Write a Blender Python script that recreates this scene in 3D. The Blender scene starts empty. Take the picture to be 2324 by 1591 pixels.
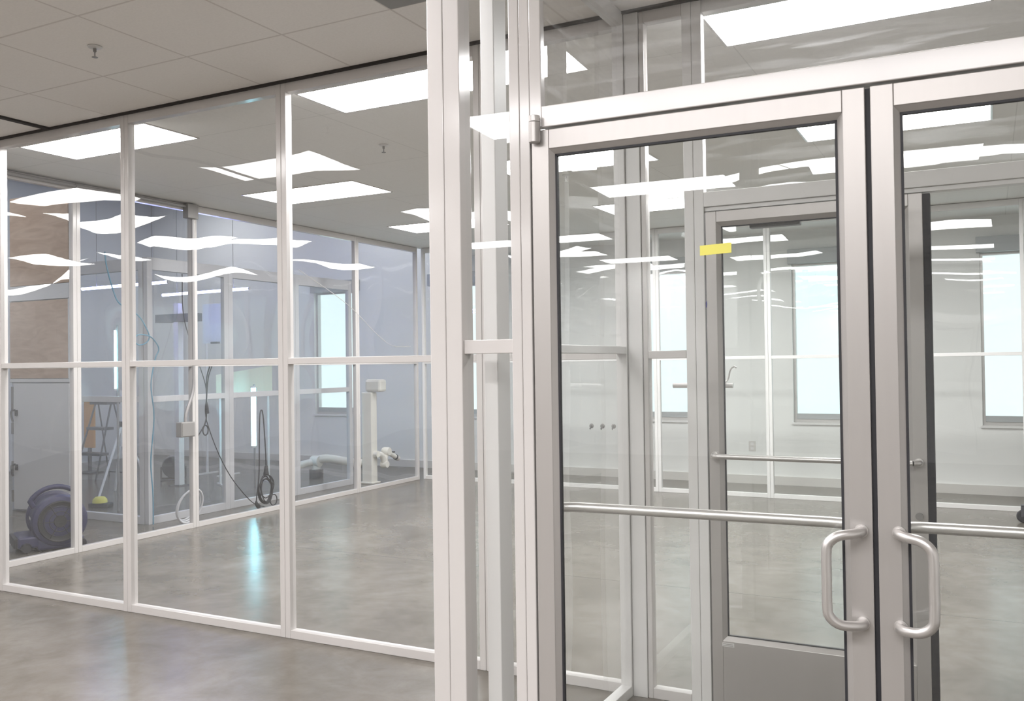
import bpy, math, random
from mathutils import Vector, Matrix
random.seed(7)
PI = math.pi
S = bpy.context.scene
COL = S.collection

# ------------------------------------------------------------------ materials
def mat_new(name):
    m = bpy.data.materials.new(name); m.use_nodes = True
    nt = m.node_tree
    for n in list(nt.nodes): nt.nodes.remove(n)
    out = nt.nodes.new('ShaderNodeOutputMaterial')
    return m, nt, out

def N(nt, t, **kw):
    n = nt.nodes.new(t)
    for k, v in kw.items():
        if k in n.inputs: n.inputs[k].default_value = v
        else: setattr(n, k, v)
    return n

def solid(name, col, rough=0.5, metal=0.0, noise=0.0, nscale=6.0, spec=0.5, stretch=None):
    """plain painted / metal / plastic surface with a little procedural mottling"""
    m, nt, out = mat_new(name)
    b = N(nt, 'ShaderNodeBsdfPrincipled', Roughness=rough, Metallic=metal)
    b.inputs['Specular IOR Level'].default_value = spec
    c = (*col, 1)
    tc = N(nt, 'ShaderNodeTexCoord')
    mp = N(nt, 'ShaderNodeMapping')
    if stretch: mp.inputs['Scale'].default_value = stretch
    nz = N(nt, 'ShaderNodeTexNoise', Scale=nscale, Detail=3.0)
    nt.links.new(tc.outputs['Object'], mp.inputs['Vector'])
    nt.links.new(mp.outputs['Vector'], nz.inputs['Vector'])
    mx = N(nt, 'ShaderNodeMix', data_type='RGBA')
    k = noise
    mx.inputs[6].default_value = (*[max(0, v * (1 - k)) for v in col], 1)
    mx.inputs[7].default_value = (*[min(1, v * (1 + k)) for v in col], 1)
    nt.links.new(nz.outputs['Fac'], mx.inputs[0])
    nt.links.new(mx.outputs[2], b.inputs['Base Color'])
    nt.links.new(b.outputs[0], out.inputs[0])
    return m

def emis(name, col, strength):
    m, nt, out = mat_new(name)
    e = N(nt, 'ShaderNodeEmission', Strength=strength)
    e.inputs['Color'].default_value = (*col, 1)
    nt.links.new(e.outputs[0], out.inputs[0])
    return m

def sheet(name, tint, refl, haze, wave, wscale=1.6, f0=0.04, hazecol=(0.85, 0.86, 0.88), streak=0.0):
    """clear sheet: transparent body, Schlick mirror coat with gentle waviness, a little pale diffuse haze"""
    m, nt, out = mat_new(name)
    tr = N(nt, 'ShaderNodeBsdfTransparent'); tr.inputs['Color'].default_value = (*tint, 1)
    gl = N(nt, 'ShaderNodeBsdfGlossy', Roughness=0.0); gl.inputs['Color'].default_value = (1, 1, 1, 1)
    lw = N(nt, 'ShaderNodeLayerWeight', Blend=0.5)
    pw = N(nt, 'ShaderNodeMath', operation='POWER'); pw.inputs[1].default_value = 5.0
    nt.links.new(lw.outputs['Facing'], pw.inputs[0])
    ma = N(nt, 'ShaderNodeMath', operation='MULTIPLY_ADD', use_clamp=True)
    ma.inputs[1].default_value = (1 - f0) * refl * 0.8; ma.inputs[2].default_value = f0 * refl
    nt.links.new(pw.outputs[0], ma.inputs[0])
    geo = N(nt, 'ShaderNodeNewGeometry')
    if wave > 0:
        nz = N(nt, 'ShaderNodeTexNoise', Scale=wscale, Detail=1.0)
        nt.links.new(geo.outputs['Position'], nz.inputs['Vector'])
        bp = N(nt, 'ShaderNodeBump', Strength=1.0, Distance=wave)
        nt.links.new(nz.outputs['Fac'], bp.inputs['Height'])
        nt.links.new(bp.outputs[0], gl.inputs['Normal'])
    df = N(nt, 'ShaderNodeBsdfDiffuse'); df.inputs['Color'].default_value = (*hazecol, 1)
    tl = N(nt, 'ShaderNodeBsdfTranslucent'); tl.inputs['Color'].default_value = (*hazecol, 1)
    ad = N(nt, 'ShaderNodeMixShader', Fac=0.5)
    nt.links.new(df.outputs[0], ad.inputs[1]); nt.links.new(tl.outputs[0], ad.inputs[2])
    mh = N(nt, 'ShaderNodeMixShader', Fac=haze)  # haze put into the sheet as a pale diffuse share
    if streak > 0:  # crease sheen painted in as paler haze streaks
        mp = N(nt, 'ShaderNodeMapping'); mp.inputs['Scale'].default_value = (1.2, 1.2, 14)
        mp.inputs['Rotation'].default_value = (0.12, 0.16, 0)
        ns = N(nt, 'ShaderNodeTexNoise', Scale=1.6, Detail=4.0, Distortion=0.6)
        nt.links.new(geo.outputs['Position'], mp.inputs['Vector']); nt.links.new(mp.outputs[0], ns.inputs['Vector'])
        rp = N(nt, 'ShaderNodeMapRange'); rp.inputs[1].default_value = 0.5; rp.inputs[2].default_value = 0.75
        rp.inputs[3].default_value = haze; rp.inputs[4].default_value = haze + streak
        nt.links.new(ns.outputs['Fac'], rp.inputs[0]); nt.links.new(rp.outputs[0], mh.inputs[0])
    nt.links.new(tr.outputs[0], mh.inputs[1]); nt.links.new(ad.outputs[0], mh.inputs[2])
    mg = N(nt, 'ShaderNodeMixShader')
    nt.links.new(ma.outputs[0], mg.inputs[0]); nt.links.new(mh.outputs[0], mg.inputs[1]); nt.links.new(gl.outputs[0], mg.inputs[2])
    nt.links.new(mg.outputs[0], out.inputs[0])
    return m

def floor_mat():
    m, nt, out = mat_new('polished_concrete')
    b = N(nt, 'ShaderNodeBsdfPrincipled')
    geo = N(nt, 'ShaderNodeNewGeometry')
    mp = N(nt, 'ShaderNodeMapping'); nt.links.new(geo.outputs['Position'], mp.inputs['Vector'])
    n1 = N(nt, 'ShaderNodeTexNoise', Scale=1.3, Detail=6.0, Roughness=0.6, Distortion=0.8)
    n2 = N(nt, 'ShaderNodeTexNoise', Scale=5.0, Detail=8.0, Roughness=0.65, Distortion=0.4)
    n3 = N(nt, 'ShaderNodeTexNoise', Scale=60.0, Detail=3.0)
    for n in (n1, n2, n3): nt.links.new(mp.outputs[0], n.inputs['Vector'])
    r1 = N(nt, 'ShaderNodeValToRGB')
    e = r1.color_ramp.elements
    e[0].position = 0.30; e[0].color = (0.122, 0.109, 0.092, 1)
    e[1].position = 0.68; e[1].color = (0.194, 0.179, 0.158, 1)
    k = e.new(0.5); k.color = (0.160, 0.145, 0.125, 1)
    nt.links.new(n1.outputs['Fac'], r1.inputs[0])
    r2 = N(nt, 'ShaderNodeValToRGB')
    e = r2.color_ramp.elements
    e[0].position = 0.32; e[0].color = (0.82, 0.80, 0.77, 1); e[1].position = 0.66; e[1].color = (1.1, 1.1, 1.1, 1)
    nt.links.new(n2.outputs['Fac'], r2.inputs[0])
    mx = N(nt, 'ShaderNodeMix', data_type='RGBA', blend_type='MULTIPLY'); mx.inputs[0].default_value = 1.0
    nt.links.new(r1.outputs[0], mx.inputs[6]); nt.links.new(r2.outputs[0], mx.inputs[7])
    # saw-cut control joints
    sx = N(nt, 'ShaderNodeSeparateXYZ'); nt.links.new(geo.outputs['Position'], sx.inputs[0])
    def joint(axis, off, per):
        a = N(nt, 'ShaderNodeMath', operation='ADD'); a.inputs[1].default_value = -off
        nt.links.new(sx.outputs[axis], a.inputs[0])
        w = N(nt, 'ShaderNodeMath', operation='PINGPONG'); w.inputs[1].default_value = per / 2
        nt.links.new(a.outputs[0], w.inputs[0])
        l = N(nt, 'ShaderNodeMath', operation='LESS_THAN'); l.inputs[1].default_value = 0.004
        nt.links.new(w.outputs[0], l.inputs[0])
        return l
    j1 = joint(1, 5.70, 14.0)
    m2 = N(nt, 'ShaderNodeMix', data_type='RGBA', blend_type='MULTIPLY')
    m2.inputs[7].default_value = (0.45, 0.43, 0.4, 1)
    nt.links.new(j1.outputs[0], m2.inputs[0]); nt.links.new(mx.outputs[2], m2.inputs[6])
    nt.links.new(m2.outputs[2], b.inputs['Base Color'])
    rr = N(nt, 'ShaderNodeMapRange'); rr.inputs[3].default_value = 0.17; rr.inputs[4].default_value = 0.28
    nt.links.new(n2.outputs['Fac'], rr.inputs[0]); nt.links.new(rr.outputs[0], b.inputs['Roughness'])
    bp = N(nt, 'ShaderNodeBump', Strength=0.05, Distance=0.002)
    nt.links.new(n3.outputs['Fac'], bp.inputs['Height']); nt.links.new(bp.outputs[0], b.inputs['Normal'])
    b.inputs['Specular IOR Level'].default_value = 0.32
    nt.links.new(b.outputs[0], out.inputs[0])
    return m

def tile_mat(name, col, linecol, px, py, per=0.61, w=0.011):
    """lay-in ceiling: fine-fissured tiles in a flush T-bar grid"""
    m, nt, out = mat_new(name)
    b = N(nt, 'ShaderNodeBsdfPrincipled', Roughness=0.85)
    b.inputs['Specular IOR Level'].default_value = 0.2
    geo = N(nt, 'ShaderNodeNewGeometry'); sx = N(nt, 'ShaderNodeSeparateXYZ'); nt.links.new(geo.outputs['Position'], sx.inputs[0])
    ls = []
    for ax, off in ((0, px), (1, py)):
        a = N(nt, 'ShaderNodeMath', operation='ADD'); a.inputs[1].default_value = -off
        nt.links.new(sx.outputs[ax], a.inputs[0])
        p = N(nt, 'ShaderNodeMath', operation='PINGPONG'); p.inputs[1].default_value = per / 2
        nt.links.new(a.outputs[0], p.inputs[0])
        l = N(nt, 'ShaderNodeMath', operation='LESS_THAN'); l.inputs[1].default_value = w / 2
        nt.links.new(p.outputs[0], l.inputs[0]); ls.append(l)
    mxx = N(nt, 'ShaderNodeMath', operation='MAXIMUM')
    nt.links.new(ls[0].outputs[0], mxx.inputs[0]); nt.links.new(ls[1].outputs[0], mxx.inputs[1])
    nz = N(nt, 'ShaderNodeTexNoise', Scale=90.0, Detail=2.0); nt.links.new(geo.outputs['Position'], nz.inputs['Vector'])
    c1 = N(nt, 'ShaderNodeMix', data_type='RGBA')
    c1.inputs[6].default_value = (*[v * 0.95 for v in col], 1); c1.inputs[7].default_value = (*[min(1, v * 1.05) for v in col], 1)
    nt.links.new(nz.outputs['Fac'], c1.inputs[0])
    c2 = N(nt, 'ShaderNodeMix', data_type='RGBA'); c2.inputs[7].default_value = (*linecol, 1)
    nt.links.new(mxx.outputs[0], c2.inputs[0]); nt.links.new(c1.outputs[2], c2.inputs[6])
    nt.links.new(c2.outputs[2], b.inputs['Base Color']); nt.links.new(b.outputs[0], out.inputs[0])
    return m

def wood_mat(name, c1, c2):
    m, nt, out = mat_new(name)
    b = N(nt, 'ShaderNodeBsdfPrincipled', Roughness=0.6)
    tc = N(nt, 'ShaderNodeTexCoord'); mp = N(nt, 'ShaderNodeMapping'); mp.inputs['Scale'].default_value = (1.2, 1.0, 5.0)
    nt.links.new(tc.outputs['Object'], mp.inputs['Vector'])
    nz = N(nt, 'ShaderNodeTexNoise', Scale=2.2, Detail=6.0, Distortion=1.6); nt.links.new(mp.outputs[0], nz.inputs['Vector'])
    r = N(nt, 'ShaderNodeValToRGB'); e = r.color_ramp.elements
    e[0].position = 0.3; e[0].color = (*c1, 1); e[1].position = 0.7; e[1].color = (*c2, 1)
    nt.links.new(nz.outputs['Fac'], r.inputs[0]); nt.links.new(r.outputs[0], b.inputs['Base Color'])
    nt.links.new(b.outputs[0], out.inputs[0])
    return m

M = {}
M['white'] = solid('white_powder_coat', (0.64, 0.615, 0.60), 0.14, 0.0, 0.02)
M['boothframe'] = solid('booth_frame_grey', (0.58, 0.58, 0.60), 0.5, 0.0, 0.02)
M['white2'] = solid('white_steel_frame', (0.77, 0.76, 0.75), 0.4, 0.0, 0.02)
M['alu'] = solid('satin_anodised_aluminium', (0.50, 0.478, 0.462), 0.36, 0.45, 0.03, 40, stretch=(1, 1, 0.05))
M['alu_dk'] = solid('window_frame_aluminium', (0.58, 0.56, 0.545), 0.4, 0.45, 0.02)  # even aluminium tone of the window frames
M['chrome'] = solid('satin_steel_tube', (0.66, 0.64, 0.625), 0.36, 0.8, 0.02)
M['gasket'] = solid('black_rubber_gasket', (0.03, 0.03, 0.035), 0.6, 0, 0.1)
M['trim_dk'] = solid('dark_reveal', (0.045, 0.04, 0.038), 0.8, 0, 0.1)
M['film'] = sheet('clear_vinyl_film', (0.965, 0.97, 0.968), 1.7, 0.008, 0.0)
M['film_b'] = sheet('side_vinyl_film', (0.955, 0.962, 0.968), 1.7, 0.018, 0.0)
M['film_top'] = sheet('vinyl_film_crease_sheen', (0.955, 0.96, 0.958), 1.7, 0.012, 0.0, streak=0.20)  # streaks paint the sheen of creases into the film
M['film_haze'] = sheet('hazy_vinyl_film', (0.93, 0.945, 0.955), 1.7, 0.08, 0.0, hazecol=(0.8, 0.84, 0.9))  # strongest haze, mixed in as bluish diffuse
M['glass'] = sheet('door_glass', (0.98, 0.99, 0.985), 1.0, 0.008, 0.0)
M['floor'] = floor_mat()
M['ceil'] = tile_mat('ceiling_tiles', (0.95, 0.925, 0.90), (0.76, 0.725, 0.70), -2.266, 3.24)
M['ceil2'] = tile_mat('cleanroom_ceiling', (0.90, 0.895, 0.875), (0.74, 0.74, 0.72), -1.05, 4.27, 1.22, 0.006)
M['ceil3'] = solid('warehouse_deck', (0.55, 0.56, 0.58), 0.8, 0, 0.05)
M['wall'] = solid('painted_wall', (0.86, 0.865, 0.85), 0.8, 0, 0.02, 2.0)
M['wall_gr'] = solid('grey_wall', (0.58, 0.60, 0.635), 0.8, 0, 0.04, 1.5)
M['greyblind'] = solid('grey_blind_metal', (0.42, 0.44, 0.45), 0.45, 0.2, 0.02)
M['base'] = solid('pale_base_strip', (0.66, 0.64, 0.61), 0.6)
M['light'] = emis('light_diffuser', (1.0, 0.985, 0.985), 18.5)
M['light_c'] = emis('corridor_light_diffuser', (1.0, 0.975, 0.98), 15.5)
M['light_d'] = emis('dimmed_corridor_light_diffuser', (1.0, 0.975, 0.97), 9.5)  # turned down below the other corridor lamps to keep the floor darker
M['light_w'] = emis('added_workshop_light_diffuser', (0.95, 0.97, 1.0), 6.5)  # for the unseen lamps added to light the workshop
M['led_v'] = emis('violet_led', (0.38, 0.42, 1.0), 26.0)
M['led_c'] = emis('cyan_led', (0.35, 0.85, 1.0), 14.0)
M['black'] = solid('black_plastic', (0.035, 0.035, 0.04), 0.5, 0, 0.1)
M['cord'] = solid('black_cord', (0.03, 0.03, 0.035), 0.55)
M['grey'] = solid('grey_metal_box', (0.30, 0.29, 0.28), 0.45, 0.2, 0.05)
M['greypipe'] = solid('grey_conduit', (0.34, 0.33, 0.33), 0.4, 0.3, 0.05)
M['blue'] = solid('navy_plastic', (0.04, 0.04, 0.10), 0.42, 0, 0.08)
M['hose'] = solid('white_hose', (0.78, 0.78, 0.8), 0.4)
M['bluehose'] = solid('teal_air_hose', (0.12, 0.30, 0.42), 0.4)
M['robot'] = solid('ivory_plastic', (0.82, 0.80, 0.74), 0.35)
M['ply'] = wood_mat('plywood_sheet', (0.50, 0.34, 0.23), (0.66, 0.49, 0.36))
M['orange'] = solid('orange_plastic', (0.62, 0.28, 0.05), 0.5)
M['yellow'] = solid('yellow_tape', (0.86, 0.80, 0.16), 0.55)
M['paleyel'] = solid('pale_yellow_sheet', (0.78, 0.77, 0.60), 0.5)
M['board'] = solid('white_board', (0.82, 0.9, 0.92), 0.35)
M['steel'] = solid('dark_steel', (0.10, 0.10, 0.11), 0.45, 0.3)
M['inkblue'] = solid('blue_ink', (0.06, 0.07, 0.28), 0.5)
M['sticker'] = solid('silver_sticker', (0.72, 0.71, 0.70), 0.4, 0.2)
M['stickerline'] = solid('sticker_print', (0.35, 0.34, 0.33), 0.6)
M['red'] = solid('dark_red_grille', (0.16, 0.05, 0.05), 0.5)

# ------------------------------------------------------------------ mesh helpers
class MB:
    def __init__(s): s.v = []; s.f = []
    def quad(s, a, b, c, d):
        n = len(s.v); s.v += [a, b, c, d]; s.f.append((n, n + 1, n + 2, n + 3)); return s
    def box(s, x0, x1, y0, y1, z0, z1):
        n = len(s.v)
        s.v += [(x, y, z) for z in (z0, z1) for y in (y0, y1) for x in (x0, x1)]
        for f in ((0, 2, 3, 1), (4, 5, 7, 6), (0, 1, 5, 4), (2, 6, 7, 3), (0, 4, 6, 2), (1, 3, 7, 5)):
            s.f.append(tuple(n + i for i in f))
        return s
    def prism(s, prof, y0, y1):
        """closed (x,z) outline pushed along y"""
        n = len(s.v); k = len(prof)
        s.v += [(x, y0, z) for x, z in prof] + [(x, y1, z) for x, z in prof]
        s.f.append(tuple(range(n, n + k))); s.f.append(tuple(range(n + 2 * k - 1, n + k - 1, -1)))
        for i in range(k):
            j = (i + 1) % k; s.f.append((n + j, n + i, n + k + i, n + k + j))
        return s
    def ring(s, rings, closed=False, cap=True):
        n = len(s.v); k = len(rings[0]); m = len(rings)
        for r in rings: s.v += [tuple(p) for p in r]
        for i in range(m if closed else m - 1):
            a = n + i * k; b = n + ((i + 1) % m) * k
            for j in range(k):
                q = (j + 1) % k; s.f.append((a + j, a + q, b + q, b + j))
        if cap and not closed:
            s.f.append(tuple(n + j for j in reversed(range(k)))); s.f.append(tuple(n + (m - 1) * k + j for j in range(k)))
        return s
    def tube(s, pts, r, seg=10, closed=False):
        P = [Vector(p) for p in pts]; rings = []
        rr = r if isinstance(r, (list, tuple)) else [r] * len(P)
        up = None
        for i, p in enumerate(P):
            a = P[i - 1] if (i > 0 or closed) else p; b = P[(i + 1) % len(P)] if (i < len(P) - 1 or closed) else p
            t = (b - a).normalized()
            if up is None:
                up = Vector((0, 0, 1)) if abs(t.z) < 0.9 else Vector((1, 0, 0))
            u = (up - t * up.dot(t))
            if u.length < 1e-4: u = t.orthogonal()
            u.normalize(); up = u; w = t.cross(u)
            rings.append([p + (u * math.cos(2 * PI * j / seg) + w * math.sin(2 * PI * j / seg)) * rr[i] for j in range(seg)])
        return s.ring(rings, closed)
    def cyl(s, a, b, r, seg=20, r2=None):
        return s.tube([a, b], [r, r if r2 is None else r2], seg)
    def lathe(s, prof, axis='z', c=(0, 0, 0), seg=28):
        """(r, h) profile turned round an axis through c"""
        rings = []
        for r, h in prof:
            ring = []
            for j in range(seg):
                A = 2 * PI * j / seg; p, q = r * math.cos(A), r * math.sin(A)
                v = {'z': (p, q, h), 'x': (h, p, q), 'y': (q, h, p)}[axis]
                ring.append((v[0] + c[0], v[1] + c[1], v[2] + c[2]))
            rings.append(ring)
        return s.ring(rings)
    def build(s, name, m, parent=None, bevel=0.0, smooth=False, seg=2):
        me = bpy.data.meshes.new(name); me.from_pydata([tuple(v) for v in s.v], [], s.f); me.validate(); me.update()
        o = bpy.data.objects.new(name, me); COL.objects.link(o)
        if m is not None: me.materials.append(m)
        if parent is not None: o.parent = parent
        if bevel > 0:
            b = o.modifiers.new('edge', 'BEVEL'); b.width = bevel; b.segments = seg; b.limit_method = 'ANGLE'
        if smooth:
            for p in me.polygons: p.use_smooth = True
            me.set_sharp_from_angle(angle=math.radians(40))
        return o

def box(*a): return MB().box(*a)

def tag(o, label, cat, group=None, kind=None):
    o['label'] = label; o['category'] = cat
    if group: o['group'] = group
    if kind: o['kind'] = kind
    return o

def thing(name, label, cat, loc=(0, 0, 0), rz=0.0, group=None, kind=None):
    o = bpy.data.objects.new(name, None); COL.objects.link(o)
    o.location = loc; o.rotation_euler = (0, 0, rz); o.empty_display_size = 0.1
    return tag(o, label, cat, group, kind)

def dup(root, loc, label, group=None):
    r = root.copy(); COL.objects.link(r); r.location = loc; r['label'] = label
    if group: r['group'] = group
    for ch in list(root.children):
        c = ch.copy(); COL.objects.link(c); c.parent = r
        for g in list(ch.children):
            d = g.copy(); COL.objects.link(d); d.parent = c
    return r

def bez(pts, n=10):
    """Catmull-Rom smoothing of a point path"""
    P = [Vector(p) for p in pts]; P = [2 * P[0] - P[1]] + P + [2 * P[-1] - P[-2]]; out = []
    for i in range(1, len(P) - 2):
        for k in range(n):
            t = k / n; a, b, c, d = P[i - 1], P[i], P[i + 1], P[i + 2]
            out.append(0.5 * ((2 * b) + (c - a) * t + (2 * a - 5 * b + 4 * c - d) * t * t + (3 * b - a - 3 * c + d) * t ** 3))
    out.append(P[-2]); return out

def film(name, m, parent, x0, x1, z0, z1, y, amp=0.0012, step=0.09):
    """taut film sheet with the slight waves it has in its frame: a fine smooth grid"""
    nx = max(2, int((x1 - x0) / step) + 1); nz = max(2, int((z1 - z0) / step) + 1)
    ws = []
    for k in range(7):
        lam = random.uniform(0.55, 1.5); th = random.uniform(0, PI)
        ws.append((2 * PI / lam * math.cos(th), 2 * PI / lam * math.sin(th), random.uniform(0, 2 * PI), amp * lam * random.uniform(0.5, 1.0)))
    b = MB()
    for j in range(nz + 1):
        for i in range(nx + 1):
            u, v = i / nx, j / nz; x = x0 + (x1 - x0) * u; z = z0 + (z1 - z0) * v
            h = sum(A * math.sin(kx * x + kz * z + p) for kx, kz, p, A in ws) * min(1, 12 * u, 12 * (1 - u), 12 * v, 12 * (1 - v))
            b.v.append((x, y + h, z))
    for j in range(nz):
        for i in range(nx):
            a = j * (nx + 1) + i; b.f.append((a, a + 1, a + nx + 2, a + nx + 1))
    o = b.build(name, m, parent)
    for p in o.data.polygons: p.use_smooth = True
    return o

# ------------------------------------------------------------------ key dimensions (metres)
YA = 3.773; XB = -6.417; YF = 9.773; YW = 10.85; ZC = 2.987; ZM = 2.94
XE, YE = -6.93, 5.94; XL = -12.5; XR = 2.6; YN = -9.0; ZW = 4.2

# ------------------------------------------------------------------ shell
def struct(o, label, cat): return tag(o, label, cat, kind='structure')
struct(box(XL, XR, YN, YW + 0.1, -0.1, 0.0).build('floor', M['floor']), 'mottled grey polished concrete floor', 'floor')
struct(box(XL, XR, YN, YA - 0.12, ZC, ZC + 0.08).box(-6.5, XR, YA - 0.12, YA + 0.02, ZC, ZC + 0.08).build('ceiling', M['ceil']), 'beige square ceiling tiles over the corridor', 'ceiling')
struct(box(-6.47, XR, YA + 0.02, YW, ZM, ZM + 0.08).build('ceiling_clean_area', M['ceil2']), 'smooth pale grey ceiling inside the film enclosure', 'ceiling')
struct(box(XL, -6.47, 3.7, YW, ZW, ZW + 0.08).build('ceiling_workshop', M['ceil3']), 'high grey ceiling of the workshop beyond the side partition', 'ceiling')
struct(box(-6.53, -6.47, 3.8, YW, 3.02, ZW).build('wall_upper', M['wall_gr']), 'grey bulkhead above the side partition', 'wall')
struct(box(XL, -6.47, 3.655, 3.735, 0, ZW).build('wall_workshop', M['wall_gr']), 'grey front wall of the workshop', 'wall')
struct(box(XL - 0.1, XL, 3.6, YW, 0, ZW).build('wall_left', M['wall_gr']), 'grey back wall of the workshop beyond the equipment', 'wall')
struct(box(XL - 0.1, XL, YN, 3.6, 0, ZC).build('wall_corridor', M['wall']), 'white corridor wall left of the viewpoint', 'wall')
struct(box(XL, XR, YN - 0.1, YN, 0, ZC).build('wall_back', M['wall']), 'white corridor wall behind the viewpoint', 'wall')
struct(box(XR, XR + 0.1, YN, YW, 0, ZC + 0.05).build('wall_right', M['wall']), 'white wall at the far right of the building', 'wall')

WINS = [(-9.05, -8.22), (-6.95, -6.1), (-3.87, -2.93), (-2.02, -1.15), (-0.08, 0.79)]
Z0, Z1 = 0.72, 2.56
wb = MB(); wb.box(XL, XR, YW, YW + 0.16, 0, Z0); wb.box(XL, XR, YW, YW + 0.16, Z1, ZW)
xs = [XL] + [x for w in WINS for x in w] + [XR]
for i in range(0, len(xs), 2): wb.box(xs[i], xs[i + 1], YW, YW + 0.16, Z0, Z1)
struct(wb.build('wall_far', M['wall']), 'pale grey exterior wall with tall windows', 'wall')
struct(box(XL, XR, YW - 0.014, YW, 0, 0.10).build('baseboard_far', M['base']), 'pale base strip along the window wall', 'baseboard')
wl = ['tall frosted window seen through the workshop equipment', 'tall bright window seen through the narrow sidelight',
      'tall bright window just left of the inner door', 'tall bright window seen through the inner door glass',
      'tall bright window at the right edge of the photo']
for i, (a, b) in enumerate(WINS):
    w = thing('window_%d' % (i + 1), wl[i], 'window', ((a + b) / 2, YW + 0.05, Z0), kind='structure')
    hw = (b - a) / 2; h = Z1 - Z0
    fr = MB()
    fr.box(-hw, -hw + 0.03, 0, 0.06, 0, h); fr.box(hw - 0.03, hw, 0, 0.06, 0, h)
    fr.box(-hw + 0.03, hw - 0.03, 0, 0.06, h - 0.03, h); fr.box(-hw + 0.03, hw - 0.03, 0, 0.06, 0, 0.05)
    fr.build('window_frame', M['alu_dk'], w)
    box(-hw - 0.03, hw + 0.03, -0.11, -0.051, h - 0.005, h + 0.16).build('blind_cassette', M['greyblind'], w, 0.004)
    box(-hw + 0.03, hw - 0.03, -0.01, 0.0, 0.045, 0.11).build('blind_bar', M['greyblind'], w, 0.003)
    box(-hw + 0.03, hw - 0.03, 0.025, 0.031, 0.05, h - 0.03).build('glass_pane', M['glass'], w)
    box(-hw - 0.02, hw + 0.02, -0.075, 0, -0.015, 0.008).build('window_sill', M['white2'], w)

# dark reveals where partitions meet the corridor ceiling
struct(box(-6.5, 2.5, YA - 0.02, YA + 0.004, ZC - 0.012, ZC).build('trim_1', M['trim_dk']), 'dark reveal line where tiles meet the front partition', 'ceiling trim')
struct(box(-5.29, -5.25, 1.6, YA - 0.02, ZC - 0.012, ZC).build('trim_2', M['trim_dk']), 'dark ceiling track crossing the tiles at upper left', 'ceiling trim')

# ------------------------------------------------------------------ clear panels
FW = 0.033; FD = 0.05
def panel(label, loc, rz, w, ztop=2.985, mid=(1.463, 1.497), zb=0.0, mat=None, filmtop=None, amp=0.0012, frame=None, rail_b=0.045, rail_t=0.06, group=None, fw=FW, bevel=0.0025, stiles=(1, 1), cat='panel'):
    """one framed film panel; local x runs along it, local y=0 is the face seen, depth behind it"""
    p = thing('clear_panel', label, cat, loc, rz, group, 'thing')
    fm = frame or M['white']; f1 = mat or M['film']; f2 = filmtop or f1
    if stiles[0]: box(0, fw, 0, FD, zb, ztop).build('stile', fm, p, bevel)
    if stiles[1]: box(w - fw, w, 0, FD, zb, ztop).build('stile', fm, p, bevel)
    x0, x1 = (fw if stiles[0] else 0), (w - fw if stiles[1] else w)
    box(x0, x1, 0.001, FD - 0.001, ztop - rail_t, ztop).build('top_rail', fm, p, bevel)
    zlo = zb
    if rail_b: box(x0, x1, 0.001, FD - 0.001, zb, zb + rail_b).build('bottom_rail', fm, p, bevel); zlo = zb + rail_b
    ym = FD / 2
    zs = [zlo, ztop - rail_t]
    if mid:
        box(x0, x1, 0.001, FD - 0.001, mid[0], mid[1]).build('middle_rail', fm, p, bevel)
        film('film_sheet', f1, p, x0, x1, zlo, mid[0], ym, amp)
        film('film_sheet', f2, p, x0, x1, mid[1], ztop - rail_t, ym, amp)
    else:
        film('film_sheet', f2, p, x0, x1, zlo, ztop - rail_t, ym, amp)
    return p

GA = 'clear film panels of the front partition'
A = [-6.42, -5.815, -4.59, -3.365, -2.135, -1.402]
la = ['white-framed film panel cut off by the left photo edge, front partition',
      'front partition film panel with the navy blower behind it, leftmost full one',
      'front partition film panel with cyan tube light and coiled cord behind it',
      'front partition film panel just left of the near white corner post',
      'narrow front partition film panel seen through the sidelight, left of the grey corner']
for i in range(5):
    panel(la[i], (A[i] + 0.001, YA, 0), 0, A[i + 1] - A[i] - 0.002, group=GA)
o = box(-1.400, -1.334, YA - 0.006, YA + 0.052, 0, 2.985).build('corner_post', M['white2'], None, 0.0025)
tag(o, 'grey white corner post where vestibule side meets the front partition', 'post', kind='thing')
panel('narrow film strip panel between the corner post and inner door jamb', (-1.332, YA, 0), 0, 0.191, group=GA, fw=0.022, stiles=(1, 0))

GB = 'clear film panels of the side partition'
B = [3.845, 4.82, 6.03, 7.24, 8.45, 9.70]
lb = ['side partition panel nearest the front partition, navy blower behind it', 'side partition panel with the dark step ladder behind it',
      'side partition panel between the grey conduit and the black cord coil', 'side partition panel with a hidden post, right of the cord coil',
      'side partition panel at the far corner with the ivory robot arm behind it']
for i in range(5):
    # local x runs along +Y, face toward +X
    panel(lb[i], (XB, B[i] + 0.001, 0), PI / 2, B[i + 1] - B[i] - 0.002, ztop=2.935, group=GB, mat=M['film_b'], amp=0.0024)
GF = 'clear film panels of the far partition'
F = [-6.41, -5.745, -4.52, -3.295, -2.07, -0.86, 0.30, 2.55]
lf = ['far partition panel beside the far left corner', 'far partition panel hidden by the near white posts', 'far partition panel behind the vestibule corner post',
      'far partition panel crossing the window left of inner door', 'far partition panel seen through the inner door glass',
      'far partition panel seen through the right outer door', 'far partition panel at the right photo edge']
for i in range(7):
    panel(lf[i], (F[i] + 0.001, YF, 0), 0, F[i + 1] - F[i] - 0.002, ztop=2.935, group=GF, frame=M['white2'])

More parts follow.
